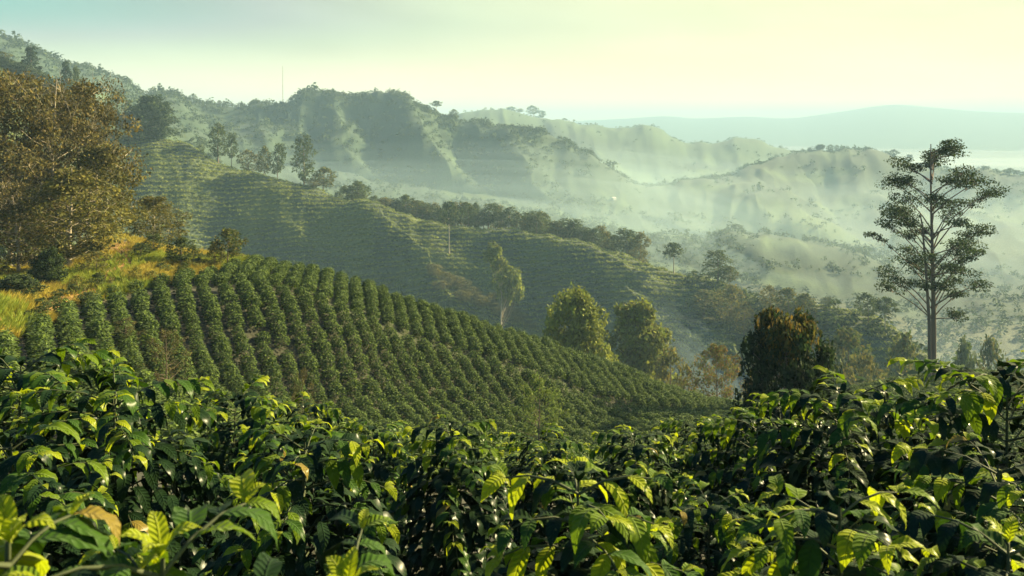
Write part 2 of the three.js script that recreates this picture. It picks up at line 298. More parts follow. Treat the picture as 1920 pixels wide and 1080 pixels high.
// envelope styles give the clumps of a crown; trees are about 10 units tall
function treeProto(seed, o) {
  const R = rngOf(seed), root = new THREE.Group(), wood = new MB(), crown = new MB(), Ht = o.h ?? 10, W = o.w ?? 5, base = o.base ?? 0.3;
  const bend = (t) => [o.lean ? o.lean * t * t : 0.25 * Math.sin(t * 3 + seed) * t, t * Ht * 0.93, 0.2 * Math.cos(t * 2.3 + seed) * t];
  const tp = [], tr = [], r0 = o.trunk ?? 0.16;
  for (let k = 0; k <= 8; k++) { tp.push(bend(k / 8)); tr.push(r0 * (1 - 0.85 * k / 8) + (k === 0 ? r0 * 0.4 : 0)); }
  wood.tube(tp, tr, 7);
  const n = o.clumps ?? 26;
  for (let i = 0; i < n; i++) {
    const f = (i + 0.5 + (R() - 0.5) * 0.6) / n, t = lerp(base, 0.97, f), prof = o.profile(f), a = i * 2.4 + R() * 1.2, rad = prof * W / 2 * (o.ragged ? 0.25 + 0.95 * R() : 0.12 + 0.84 * Math.sqrt(R())), p0 = bend(t);
    let ct = null;
    if (o.centers) { let k = i; for (const c of o.centers) { if (k < c[4]) { ct = c; break; } k -= c[4]; } }
    const s = (o.clump ?? 0.9) * (0.65 + 0.7 * R() + (o.clumpVar && R() < 0.3 ? 0.5 : 0)) * (0.6 + 0.4 * prof), b = { x: p0[0] + Math.cos(a) * rad, y: p0[1] + (o.sag ?? 0.2) * (R() - 0.5) * Ht * 0.1, z: p0[2] + Math.sin(a) * rad, rx: s, ry: s * (o.flat ?? 0.75), rz: s };
    if (ct) { b.x = ct[0] + (R() - 0.5) * 2 * ct[2]; b.y = ct[1] + (R() - 0.5) * 2 * ct[3]; b.z = (R() - 0.5) * 2 * ct[2]; b.rx = b.ry = b.rz = s * 0.9; }
    const start = bend(ct ? clamp((b.y - 1.6 - Math.abs(b.x) * 0.8) / 10, 0.3, 0.85) : Math.max(base * 0.55, t - 0.08 - 0.16 * rad / W)), mid = [lerp(start[0], b.x, 0.5), lerp(start[1], b.y, 0.4), lerp(start[2], b.z, 0.5)];
    wood.tube([start, mid, [b.x, b.y, b.z]], [r0 * 0.35 * (1.1 - t), r0 * 0.25 * (1.1 - t), r0 * 0.08], 4);
    blobLeaves(crown, R, b, Math.round((o.leaves ?? 40) * 1.25), (o.leaf ?? 0.3) * 1.12, o.topCols && t > 0.78 + 0.14 * R() ? o.topCols : o.cols);
    if (o.twigs) for (let q = 0; q < o.twigs; q++) { const d = randDir(R); wood.tube([[b.x, b.y, b.z], [b.x + d[0] * s * 0.6, b.y + Math.abs(d[1]) * s * 0.5, b.z + d[2] * s * 0.6], [b.x + d[0] * s * 1.1, b.y + Math.abs(d[1]) * s * 0.9, b.z + d[2] * s * 1.1]], [r0 * 0.10, r0 * 0.07, r0 * 0.03], 3); }
  }
  part(root, 'trunk', wood.geo(true), o.bark ?? barkMat);
  part(root, 'crown', crown.geo(), foliage);
  root.userData.size = [W, Ht];
  return root;
}
const round = (f) => Math.sqrt(Math.max(0.05, 1 - (2 * f - 0.85) ** 2)), column = (f) => 0.55 + 0.45 * Math.sin(Math.PI * Math.pow(f, 0.8)), cone = (f) => 1.05 - 0.85 * f, egg = (f) => Math.max(0.25, Math.sin(Math.PI * Math.pow(f * 0.92 + 0.06, 0.7)));
const P = {
  round: treeProto(11, { w: 7, base: 0.28, profile: round, cols: GREEN, clumps: 30, leaves: 44 }),
  round2: treeProto(12, { w: 6, base: 0.35, profile: round, cols: [...GREEN, ...OLIVE], clumps: 26, leaves: 44, lean: 0.5 }),
  tall: treeProto(13, { w: 4.2, base: 0.2, profile: column, cols: GREEN, clumps: 30, leaves: 40, clump: 0.75, leaf: 0.26 }),
  tall2: treeProto(14, { w: 4.6, base: 0.34, profile: column, cols: [...GREEN, ...DARK], clumps: 24, leaves: 44, clump: 0.8, leaf: 0.27, lean: -0.5 }),
  bushy: treeProto(15, { w: 7.5, base: 0.12, profile: round, cols: OLIVE, clumps: 30, leaves: 44, clump: 1.1 }),
  umbrella: treeProto(16, { w: 5.5, base: 0.62, profile: round, cols: [...GREEN, ...DARK], clumps: 16, leaves: 50, clump: 0.85, flat: 0.6, bark: paleBark }),
  conifer: treeProto(17, { w: 5, base: 0.15, profile: cone, cols: DARK, clumps: 34, leaves: 36, clump: 0.7, leaf: 0.28, flat: 0.5 }),
  dense: treeProto(18, { w: 8, base: 0.05, profile: (f) => Math.max(0.35, round(f)), cols: [...DARK, ...GREEN.slice(0, 1)], clumps: 70, leaves: 80, clump: 1.2, leaf: 0.32 }),
};
// places a tree at ground distance r in the column of px, its top at picture height top, its crown wpx wide
function plant(proto, px, top, r, name, label, category, group, o = {}) {
  const q = ray(px, top), x = q.x * r, z = q.z * r, y = H(x, z) - (o.sink ?? 0), s0 = proto.userData.size, h = q.k * r - y, t = proto.clone(), sy = h / s0[1], sw = o.w ? o.w * r / F / s0[0] : sy;
  t.position.set(x, y, z); t.scale.set(sw, sy, sw); t.rotation.y = o.turn ?? px * 1.7;
  return add(t, name, label, category, group);
}
const beside = (px, py, i, off) => lineR(i, azOf(px, py)) + off;

// crest of the terraced hillside
{
  const g = 'trees along the crest of the terraced hillside', L = (s) => s;
  plant(P.tall, 409, 226, beside(409, 270, 9, -3), 'crest_tree', 'tall dark tree with narrow crown left of the bare yellow crest patch', 'tree', undefined, { w: 34 });
  plant(P.tall2, 434, 243, beside(434, 270, 9, 3), 'crest_tree', 'slim thin tree close to the right of the tall narrow crest tree', 'tree', undefined, { w: 22 });
  plant(P.round, 376, 270, beside(376, 280, 9, 2), 'crest_tree', 'tiny round tree on the skyline of the terraces right of the dark dense tree', 'tree', undefined, { w: 16 });
  plant(P.bushy, 466, 277, beside(466, 300, 9, 8), 'crest_tree', 'broad olive tree on the crest beside the bare yellow patch', 'tree', undefined, { w: 52 });
  plant(P.round2, 495, 268, beside(495, 300, 9, 10), 'crest_tree', 'dark middle tree of the group on the crest left of the tallest one', 'tree', undefined, { w: 27 });
  plant(P.tall2, 520, 263, beside(520, 300, 9, 8), 'crest_tree', 'pale-sided pointed tree on the crest just left of the tallest one', 'tree', undefined, { w: 29 });
  plant(P.tall, 570, 246, beside(570, 300, 9, 2), 'crest_tree', 'tallest dark ragged tree on the crest of the terraced hillside', 'tree', undefined, { w: 38, turn: 2 });
  plant(P.round2, 606, 309, beside(606, 330, 9, 2), 'crest_tree', 'leaning tree with pale trunk at the right foot of the tallest crest tree', 'tree', undefined, { w: 48 });
  plant(P.bushy, 588, 335, beside(588, 330, 9, -4), 'crest_shrub', 'sunlit yellow shrub under the tallest crest tree', 'shrub', undefined, { w: 44 });
  plant(P.round, 672, 335, beside(672, 350, 9, 3), 'crest_tree', 'single round tree alone on the crest right of the tall group', 'tree', undefined, { w: 50 });
  plant(P.umbrella, 842, 370, beside(842, 400, 9, -26), 'pale_trunk_tree', 'tree with a straight white trunk and small crown on the terraces', 'tree', undefined, { w: 46 });
  const R = rngOf(77);
  for (let i = 0; i < 46; i++) {
    const px = 640 + (i + R() * 0.8) * 12.4, crest = lerp(378, 490, Math.pow((px - 640) / 570, 1.05)), p = [P.round, P.round2, P.bushy, P.tall2, P.tall][Math.floor(R() * 4.6)];
    plant(p, px, crest - 16 - 26 * R() - 18 * smooth(760, 960, px), beside(px, crest, 9, 4 + 22 * R()), 'hedge_tree', 'tree in the dense belt behind the crest of the terraced hillside', 'tree', 'trees in the belt behind the terraced hillside', { w: 34 + 22 * R() });
  }
  plant(P.umbrella, 1263, 450, beside(1263, 480, 9, -2), 'umbrella_tree', 'lone umbrella-shaped tree with bare trunk on the right part of the crest', 'tree', undefined, { w: 38 });
  plant(P.tall, 1346, 464, beside(1346, 500, 9, -4), 'pointed_tree', 'pointed dark tree with sunlit edge at the low right end of the crest', 'tree', undefined, { w: 48 });
  plant(P.round2, 1368, 496, beside(1368, 510, 9, 0), 'crest_tree', 'small open tree leaning on the right side of the pointed tree', 'tree', undefined, { w: 34 });
  plant(P.tall2, 1190, 470, beside(1190, 480, 9, 6), 'crest_tree', 'small faint tree in the gap before the umbrella tree', 'tree', undefined, { w: 26 });
  // left shoulder
  plant(P.dense, 280, 174, beside(280, 200, 9, -6), 'dense_tree', 'big dark dense tree clump above the topmost terraces on the left', 'tree', undefined, { w: 84, turn: 0.4 });
  plant(P.round2, 218, 166, beside(218, 200, 9, 6), 'shoulder_tree', 'grey-green tree on the left shoulder next to the dark dense clump', 'tree', undefined, { w: 52 });
  plant(P.bushy, 240, 205, beside(240, 220, 9, -10), 'shoulder_tree', 'low pale tree in front of the dark dense clump', 'tree', undefined, { w: 50 });
  plant(P.conifer, 57, 80, beside(57, 100, 9, 4), 'conifer_tree', 'spiky dark conifer highest on the left skyline', 'tree', undefined, { w: 46 });
  plant(P.conifer, 124, 106, beside(124, 120, 9, 6), 'conifer_tree', 'narrow small conifer on the skyline right of the spiky one', 'tree', undefined, { w: 26 });
  plant(P.round, 142, 117, beside(142, 130, 9, 8), 'shoulder_tree', 'small rounded tree touching the narrow skyline conifer', 'tree', undefined, { w: 30 });
  for (let i = 0; i < 16; i++) { const px = -40 + i * 16 + R() * 8; plant([P.round, P.dense, P.round2][i % 3], px, lerp(88, 205, smooth(-40, 230, px)) + 14 * R(), beside(px, 130, 9, -6 + 10 * R()), 'shoulder_tree', 'blue-green tree in the wood on the left skyline behind the brown trees', 'tree', 'trees of the wood on the left skyline', { w: 44 + 26 * R() }); }
}

// ------------------------------------------------------------------ rows of coffee
function clumpGeo(seed, n, size, rx, ry, cols, hollow = 0.55) {
  const m = new MB(), R = rngOf(seed);
  for (let i = 0; i < n; i++) {
    const d = randDir(R); if (d[1] < -0.55) d[1] = -d[1] * 0.5;
    const k = lerp(hollow, 1, Math.sqrt(R())) * (1 + 0.28 * perlin.noise(d[0] * 2.4 + seed, d[1] * 2.4, d[2] * 2.4)), q = randDir(R);
    const nn = norm([d[0] * 1.1 + q[0] * 0.8, d[1] + 0.5 + q[1] * 0.8, d[2] * 1.1 + q[2] * 0.8]), t = norm([d[0] + q[2] * 0.9, -0.35 + q[0] * 0.5, d[2] + q[1] * 0.9]), s = size * (0.7 + 0.6 * R());
    m.leaf(d[0] * rx * k, ry * (0.95 + d[1] * k), d[2] * rx * k, t, nn, s * 1.5, s * 0.75, shade(cols[Math.floor(R() * cols.length)], 0.7 + 0.6 * R()));
  }
  return m.geo();
}
const COFFEE = [[0.038, 0.07, 0.012], [0.058, 0.098, 0.013], [0.10, 0.15, 0.016]];
{
  const protos = [1, 2, 3, 4].map((s) => clumpGeo(100 + s, 320, 0.105, 0.42, 0.50, COFFEE, 0.72));
  const R = rngOf(5), spots = [];
  const field = (dx, dz, gap, pitch, ok) => {
    const nx = -dz, nz = dx;
    for (let i = -150; i < 150; i++) for (let j = -250; j < 50; j++) {
      const a = i * gap, b = j * pitch + (i % 2) * 0.5 + (R() - 0.5) * 0.3, e = (R() - 0.5) * 0.14, x = nx * (a + e) + dx * b + 0.002 * Math.max(0, b + 70) ** 2, z = nz * (a + e) + dz * b;
      if (z > -18) continue;
      const r = Math.hypot(x, z), az = Math.atan2(x, -z);
      if (Math.abs(az) > 0.62 || r > 125 || !ok(r, az, x, z) || R() < 0.035) continue;
      const y = H(x, z), [px, py] = project(x, y, z);
      if (py < bankBoundary(px) + 4) continue;
      if (px < -200 || px > 2000) continue;
      spots.push({ x, y, z, r, px, py, s: (0.78 + 0.46 * R()) * (1 + 0.16 * perlin.noise(x * 0.3, 6, z * 0.3)), t: R() * 6.3 });
    }
  };
  field(0.43, 0.90, 1.42, 0.52, (r, az) => r > 13 && r < lineR(5, az) - 0.4);
  field(0.20, 0.98, 1.26, 0.5, (r, az) => r > lineR(5, az) + 1.2 && r < lineR(6, az) + 5);
  const seen = spots.filter((p) => p.px > -30 && p.px < 1350 && p.py < 800 - 0.03 * Math.abs(p.px - 900)).sort((a, b) => a.r - b.r), own = new Set(seen.slice(0, 300));
  for (const p of own) { const m = lit(new THREE.Mesh(protos[Math.floor(p.t * 7) % 4], waxy)); m.position.set(p.x, p.y - 0.05, p.z); m.rotation.y = p.t; m.scale.set(p.s, p.s * 0.97, p.s); add(m, 'coffee_bush', 'rounded dark green coffee bush in a planted row on the near slope', 'coffee bush', 'coffee bushes in rows on the near slope'); }
  const rest = spots.filter((p) => !own.has(p)), M = rest.map((p) => new THREE.Matrix4().compose(new THREE.Vector3(p.x, p.y - 0.05, p.z), new THREE.Quaternion().setFromAxisAngle(new THREE.Vector3(0, 1, 0), p.t), new THREE.Vector3(p.s, p.s * 0.97, p.s)));
  stuff('coffee_rows', protos[0], waxy, M, 'farther rows of rounded coffee bushes curving over the near slope', 'coffee rows');
  console.log('coffee bushes', spots.length, 'seen', seen.length);

  // contour rows on the steep hillside
  const small = clumpGeo(300, 34, 0.42, 0.72, 0.42, [[0.12, 0.165, 0.045], [0.19, 0.24, 0.055], [0.34, 0.37, 0.07]], 0.4), HM = [], V = new THREE.Vector3(), Q = new THREE.Quaternion(), UPV = new THREE.Vector3(0, 1, 0);
  for (let az = -0.60; az < 0.46; az += 0.0027) {
    const a = lineR(8, az), b = lineR(9, az) + 6;
    let prev = null;
    for (let r = a; r < b; r += 0.7) {
      const x = r * Math.sin(az), z = -r * Math.cos(az), y = H(x, z), lv = Math.floor((y + 0.25 * perlin.noise(x * 0.1, 0, z * 0.1)) * 0.36 + r * 0.18);
      if (prev !== null && lv !== prev && R() > 0.1) { const s = 0.75 + 0.5 * R(); HM.push(new THREE.Matrix4().compose(V.set(x + (R() - 0.5) * 0.8, y - 0.1, z + (R() - 0.5) * 0.4), Q.setFromAxisAngle(UPV, R() * 6.3), new THREE.Vector3(s, s, s))); }
      prev = lv;
    }
  }
  console.log('hill rows', HM.length);
  stuff('terrace_rows', small, foliage, HM, 'fine contour rows of bushes across the steep hillside', 'coffee rows');
}

// ------------------------------------------------------------------ woods on the mountains
{
  const R = rngOf(9), woods = [61, 62, 63].map((s) => clumpGeo(s, 26, 1.7, 2.6, 3.0, DARK.concat(GREEN), 0.5)), M = [[], [], []], V = new THREE.Vector3(), Q = new THREE.Quaternion(), UPV = new THREE.Vector3(0, 1, 0);
  const scatter = (n, i0, i1, dens, size) => {
    for (let k = 0; k < n; k++) {
      const az = lerp(-0.62, 0.62, R()), t = R(), f = i0 + t * (i1 - i0), i = Math.min(Math.floor(f), i1 - 1), r = lerp(lineR(i, az), lineR(i + 1, az), f - i), x = r * Math.sin(az), z = -r * Math.cos(az);
      if (dens(x, z, az, f) < R()) continue;
      const s = size * (0.42 + 1.15 * R() * R()) * (R() < 0.05 ? 1.5 : 1), y = H(x, z);
      M[Math.floor(R() * 3)].push(new THREE.Matrix4().compose(V.set(x, y - 0.6 * s, z), Q.setFromAxisAngle(UPV, R() * 6.3), new THREE.Vector3(s, s * (0.8 + 0.6 * R()), s)));
    }
  };
  const patch = (x, z, s, o) => smooth(-0.1, 0.25, fbm(x * s, 7.7, z * s, 3) + o);
  scatter(13000, 13, 16, (x, z, az, f) => az < 0.04 ? (f > 14.8 ? 0.9 : 0.34) : f > 14.93 ? 0.8 : 0.4 * patch(x, z, 0.012, -0.05), 0.95);
  for (let k = 0; k < 2600; k++) {                                    // the fringe of trees along the skylines
    const az = lerp(-0.62, 0.62, R()), ln = R() < 0.75 ? 15 : 17, r = lineR(ln, az) + 10 - 42 * R(), x = r * Math.sin(az), z = -r * Math.cos(az), s = (az < 0.1 ? 0.75 : 0.5) * (0.5 + 1.1 * R() * R());
    if (perlin.noise(az * 30, ln, 2) < -0.12) continue;
    M[Math.floor(R() * 3)].push(new THREE.Matrix4().compose(V.set(x, H(x, z) - 0.6 * s, z), Q.setFromAxisAngle(UPV, R() * 6.3), new THREE.Vector3(s, s * (0.8 + 0.7 * R()), s)));
  }
  scatter(5200, 10, 13, (x, z) => patch(x, z, 0.012, Math.atan2(x, -z) > 0.1 ? 0.4 : 0.1), 0.72);
  scatter(3500, 16, 18, (x, z, az, f) => f > 16.9 && f < 17.05 ? 0.7 : 0.5 * patch(x, z, 0.01, -0.1), 0.95);
  scatter(2200, 7, 8, (x, z, az) => az > 0.12 ? 0.8 : 0.1, 0.8);
  scatter(2600, 8, 9, (x, z, az, f) => az > 0.20 ? (f > 8.6 ? 0.5 : 0.25) : 0, 0.6);
  M.forEach((m, i) => stuff(['mountain_wood', 'valley_wood', 'ridge_wood'][i], woods[i], foliage, m, ['dark woods covering the hazy blue mountain slopes', 'scattered woods in the hazy valleys', 'tree clumps dotting the hazy ridges'][i], 'woods'));
  console.log('woods', M.map((m) => m.length).join());
}
{ // morning mist lying in the valleys: thin level veils, thicker low down
  const pos = [], col = [], idx = [];
  const veil = (y0, r0, r1, alpha, seed, n, m, tint) => {
    const o = pos.length / 3;
    for (let j = 0; j <= n; j++) for (let i = 0; i <= m; i++) {
      const az = lerp(-0.95, 0.95, i / m), t = j / n, r = r0 * Math.pow(r1 / r0, t), x = r * Math.sin(az), z = -r * Math.cos(az), nz = fbm(x * 0.004 + seed, seed, z * 0.004, 3);
      pos.push(x, y0 - 42 * smooth(-0.02, 0.36, az) + 7 * fbm(x * 0.004, seed * 3.3, z * 0.004, 2), z);
      col.push(tint[0], tint[1], tint[2], clamp(alpha * (1 + 0.45 * nz), 0, 1) * smooth(0, 0.16, t) * smooth(1, 0.8, t) * smooth(0.95, 0.75, Math.abs(az)));
    }
    for (let j = 0; j < n; j++) for (let i = 0; i < m; i++) { const a = o + j * (m + 1) + i, b = a + 1, c = a + m + 1, d = c + 1; idx.push(a, b, c, b, d, c); }
  };
  for (let k = 0; k < 16; k++) veil(-17 - k * 4.9, 450, 3000, 0.022 + 0.0026 * k, 1.7 + k * 2.3, 34, 60, [0.62, 0.88, 0.88]);
  for (let k = 0; k < 3; k++) veil(-50 - k * 24, 1900, 6400, 0.16, 31.7 + k * 2.3, 30, 60, [0.95, 0.93, 0.85]);
  const all = col.length;
  for (let k = 0; k < 5; k++) veil(-40 - k * 8, 130, 470, 0.055, 61.7 + k * 2.3, 24, 80, [0.62, 0.85, 0.92]);
  for (let i = all; i < col.length; i += 4) { const az = Math.atan2(pos[i / 4 * 3], -pos[i / 4 * 3 + 2]); col[i + 3] *= smooth(0.13, 0.30, az); }   // only in the hollow on the right
  const g = new THREE.BufferGeometry();
  g.setAttribute('position', new THREE.Float32BufferAttribute(pos, 3)); g.setAttribute('color', new THREE.Float32BufferAttribute(col, 4)); g.setIndex(idx); g.computeVertexNormals();
  const m = new THREE.Mesh(g, new THREE.MeshStandardMaterial({ color: rgb(0.95, 0.95, 0.95), vertexColors: true, roughness: 1, transparent: true, side: THREE.DoubleSide, depthWrite: false }));
  m.name = 'valley_mist'; m.userData = { kind: 'stuff', label: 'pale morning mist lying in the valleys below the mountains', category: 'mist' }; m.receiveShadow = true; scene.add(m);
}
// notable trees on the far ridges
for (const [px, top, w, line, lab, pr] of [[818, 187, 22, 15, 'twin-topped tree standing out on the blue ridge skyline', 'umbrella'], [800, 196, 16, 15, 'small tree left of the twin-topped one on the blue ridge skyline', 'round'], [850, 203, 18, 15, 'low tree on the blue ridge skyline before the pale ridge begins', 'round2'],
  [958, 199, 20, 17, 'leftmost tree of the row on the pale back ridge', 'round'], [975, 203, 18, 17, 'second tree of the row on the pale back ridge', 'round2'], [1000, 196, 26, 17, 'largest tree of the row on the pale back ridge', 'round'], [1016, 206, 14, 17, 'rightmost small tree of the row on the pale back ridge', 'tall'], [1058, 221, 10, 17, 'tiny lone tree on the pale ridge right of the row', 'round'],
  [1538, 270, 18, 15, 'blocky tree at the left of the right hill top', 'dense'], [1556, 270, 14, 15, 'middle tree of three on the right hill top', 'round'], [1569, 271, 10, 15, 'narrow tree, last of three on the right hill top', 'tall'], [1635, 278, 14, 15, 'low tree in the middle of the right hill skyline', 'round2'], [1675, 279, 22, 15, 'spreading tree near the right end of the right hill top', 'round'], [1705, 288, 12, 15, 'small tree where the right hill starts to fall', 'tall2'], [1893, 314, 18, 15, 'round tree on the hill skyline at the right picture edge', 'round'], [1908, 318, 12, 15, 'small tree last on the hill skyline at the right edge', 'tall2'],
  [1384, 419, 24, 12, 'round hazy tree on the low misty ridge in the valley', 'round'], [1362, 428, 12, 12, 'small hazy tree left of the round one on the misty ridge', 'tall'], [285, 163, 12, 15, 'small tree on the blue ridge where it dips on the left', 'umbrella'], [362, 174, 14, 15, 'small tree on the blue ridge left of the mast', 'round'], [411, 187, 10, 15, 'lowest small tree on the blue ridge left of the mast', 'round2']])
  plant(P[pr], px, top, beside(px, top, line, -3), 'ridge_tree', lab, 'tree', undefined, { w });

{ // radio mast
  const g = new THREE.Group(), q = ray(530, 124), r = beside(530, 150, 15, 0), x = q.x * r, z = q.z * r, y = H(x, z), h = q.k * r - y, m = new MB(), b = new MB();
  for (const [sx, sz] of [[-1, -1], [1, -1], [0, 1]]) m.tube([[sx * 0.5, 0, sz * 0.5], [sx * 0.12, h, sz * 0.12]], [0.12, 0.08], 5);
  for (let k = 0; k < 14; k++) { const t = k / 14, w = lerp(0.5, 0.12, t), y0 = t * h, y1 = (k + 1) / 14 * h; b.tube([[-w, y0, -w], [w, y1, -w]], [0.06, 0.06], 4); b.tube([[w, y0, -w], [0, y1, w]], [0.06, 0.06], 4); b.tube([[0, y0, w], [-w, y1, -w]], [0.06, 0.06], 4); }
  const steel = new THREE.MeshStandardMaterial({ color: rgb(0.3, 0.3, 0.3), roughness: 0.6, metalness: 0.3 });
  part(g, 'mast_leg', m.geo(true), steel); part(g, 'bracing', b.geo(true), steel);
  g.position.set(x, y, z); add(g, 'radio_mast', 'thin radio mast rising from the blue mountain ridge', 'mast');
}
{ // white farmhouse in the valley
  const r = hit(1150, 376, 600) ?? 800, q = ray(1150, 376), x = q.x * r, z = q.z * r, y = H(x, z), g = new THREE.Group();
  const w = new THREE.Shape([new THREE.Vector2(-3, 0), new THREE.Vector2(3, 0), new THREE.Vector2(3, 2.8), new THREE.Vector2(0, 4.4), new THREE.Vector2(-3, 2.8)]);
  const white = new THREE.MeshStandardMaterial({ color: rgb(0.5, 0.48, 0.44), roughness: 0.9 }), tin = new THREE.MeshStandardMaterial({ color: rgb(0.55, 0.5, 0.42), roughness: 0.5 }), dark = new THREE.MeshStandardMaterial({ color: rgb(0.05, 0.05, 0.05), roughness: 0.6 });
  part(g, 'wall', new THREE.ExtrudeGeometry(w, { depth: 9, bevelEnabled: false }).translate(0, -0.6, -4.5), white);
  for (const s of [-1, 1]) { const p = part(g, 'roof', new THREE.BoxGeometry(3.9, 0.16, 10), tin); p.position.set(s * 1.65, 3.12, 0); p.rotation.z = -s * 0.49; }
  for (const k of [-2.5, 2.5]) { const p = part(g, 'window', new THREE.BoxGeometry(0.1, 1, 1.1), dark); p.position.set(3.02, 1.2, k); }
  const d = part(g, 'door', new THREE.BoxGeometry(0.1, 2, 0.9), dark); d.position.set(3.02, 0.5, 0);
  g.position.set(x, y + 0.4, z); g.rotation.y = -0.6; g.scale.setScalar(0.7); add(g, 'farmhouse', 'tiny white farmhouse on a sunlit valley slope far away', 'house');
}

// ------------------------------------------------------------------ the tall tree on the right
{
  const root = new THREE.Group(), r = 100, k0 = r / F, q = ray(1748, 660), gx = q.x * r, gz = q.z * r, gy = H(gx, gz), base = q.k * r, R = rngOf(41);
  const X = (px) => (px - 1748) * k0 * 1.0, Yy = (py) => ray(1748, py).k * r - gy;
  const trunk = new MB(), pts = [], rad = [];
  for (let k = 0; k <= 14; k++) { const t = k / 14, y = lerp(0, Yy(270), t); pts.push([0.12 * Math.sin(t * 5), y, 0.1 * Math.cos(t * 4)]); rad.push(lerp(0.34, 0.045, Math.pow(t, 0.9)) + (k === 0 ? 0.2 : 0)); }
  trunk.tube(pts, rad, 10);
  part(root, 'trunk', trunk.geo(true), barkMat);
  const second = new MB(); second.tube([[X(1737), 0, 0.9], [X(1736), Yy(600), 0.9], [X(1731), Yy(500), 0.8], [X(1726), Yy(420), 0.7], [X(1722), Yy(395), 0.6]], [0.2, 0.17, 0.13, 0.09, 0.04], 7);
  part(root, 'side_stem', second.geo(true), barkMat);
  const pads = [[1749, 275, .7], [1752, 283, .9], [1740, 286, 1], [1773, 292, 1.1], [1716, 309, 1.1], [1787, 302, 1.1], [1795, 322, 1.2], [1702, 338, 1.5], [1722, 345, 1.2], [1700, 350, 1.3], [1827, 341, 1.3], [1801, 336, 1.4], [1850, 360, 1.2], [1863, 364, 0.8], [1680, 370, 1.3], [1693, 390, 1.2], [1652, 399, 1.2], [1668, 396, 1.1], [1782, 386, 1.2], [1826, 386, 1.2], [1640, 415, 0.8], [1682, 416, 1.1], [1623, 441, 0.4], [1710, 408, 1.0], [1827, 427, 1.1], [1843, 430, 1.0], [1770, 450, 1.2], [1799, 462, 1.2], [1690, 486, 1.3], [1713, 476, 1.2], [1760, 496, 1.2], [1742, 486, 1.0], [1812, 470, 1.0], [1858, 480, 0.6], [1838, 490, 0.7], [1673, 516, 1.2], [1659, 523, 0.9], [1710, 529, 1.2], [1738, 528, 1.1], [1773, 523, 1.2], [1809, 526, 1.1], [1820, 537, 0.8], [1683, 551, 0.8], [1800, 553, 0.7], [1724, 505, 1.1], [1786, 505, 1.1], [1765, 340, 1.2], [1735, 322, 1.0], [1762, 312, .9], [1779, 588, 0.7], [1728, 372, 1.0], [1770, 415, 0.9], [1700, 440, 0.7], [1812, 405, 1.0], [1740, 440, .7]];
  pads.forEach(([px, py, s], i) => {
    const x = X(px) * 0.87, y = Yy(py), dx = Math.abs(px - 1748), a = R() * 2 - 1, z = a * (1.2 + 0.075 * (140 - Math.min(140, dx)) * 0.5), wood = new MB(), lv = new MB();
    const ya = Yy(Math.min(598, py + 10 + dx * (0.62 + 0.25 * R()))), m1 = [x * 0.35, lerp(ya, y, 0.48), z * 0.35], m2 = [x * 0.72, lerp(ya, y, 0.86), z * 0.75];
    wood.tube([[0, ya, 0], m1, m2, [x, y, z]], [0.085, 0.06, 0.042, 0.02], 5);
    for (let t = 0; t < 8; t++) { const f = 0.38 + 0.57 * R(), sx = lerp(m1[0], x, f), sy = lerp(m1[1], y, f), sz = lerp(m1[2], z, f), ex = sx + (R() - 0.4) * s * 1.3 * Math.sign(x || 1), ey = sy + 0.3 + R() * 0.5, ez = sz + (R() - 0.5) * 2 * s; wood.tube([[sx, sy, sz], [lerp(sx, ex, .5), lerp(sy, ey, .4), lerp(sz, ez, .5)], [ex, ey, ez]], [0.035, 0.025, 0.012], 3);
      blobLeaves(lv, R, { x: ex, y: ey, z: ez, rx: 0.75 * s, ry: 0.28 * s, rz: 0.75 * s }, 36, 0.15, [...DARK, GREEN[0]], 0.6); }
    blobLeaves(lv, R, { x, y: y + 0.1, z, rx: (0.9 + 0.5 * R()) * s, ry: (0.3 + 0.35 * R()) * s, rz: (0.9 + 0.5 * R()) * s }, Math.round(150 * s), 0.16, [...DARK, GREEN[0]], 0.6);
    part(root, 'branch', wood.geo(true), barkMat); part(root, 'foliage', lv.geo(), foliage);
  });
  root.position.set(gx, gy, gz);
  add(root, 'tall_tree', 'tall open tree with straight trunk and layered leaf pads on the right', 'tree');
}

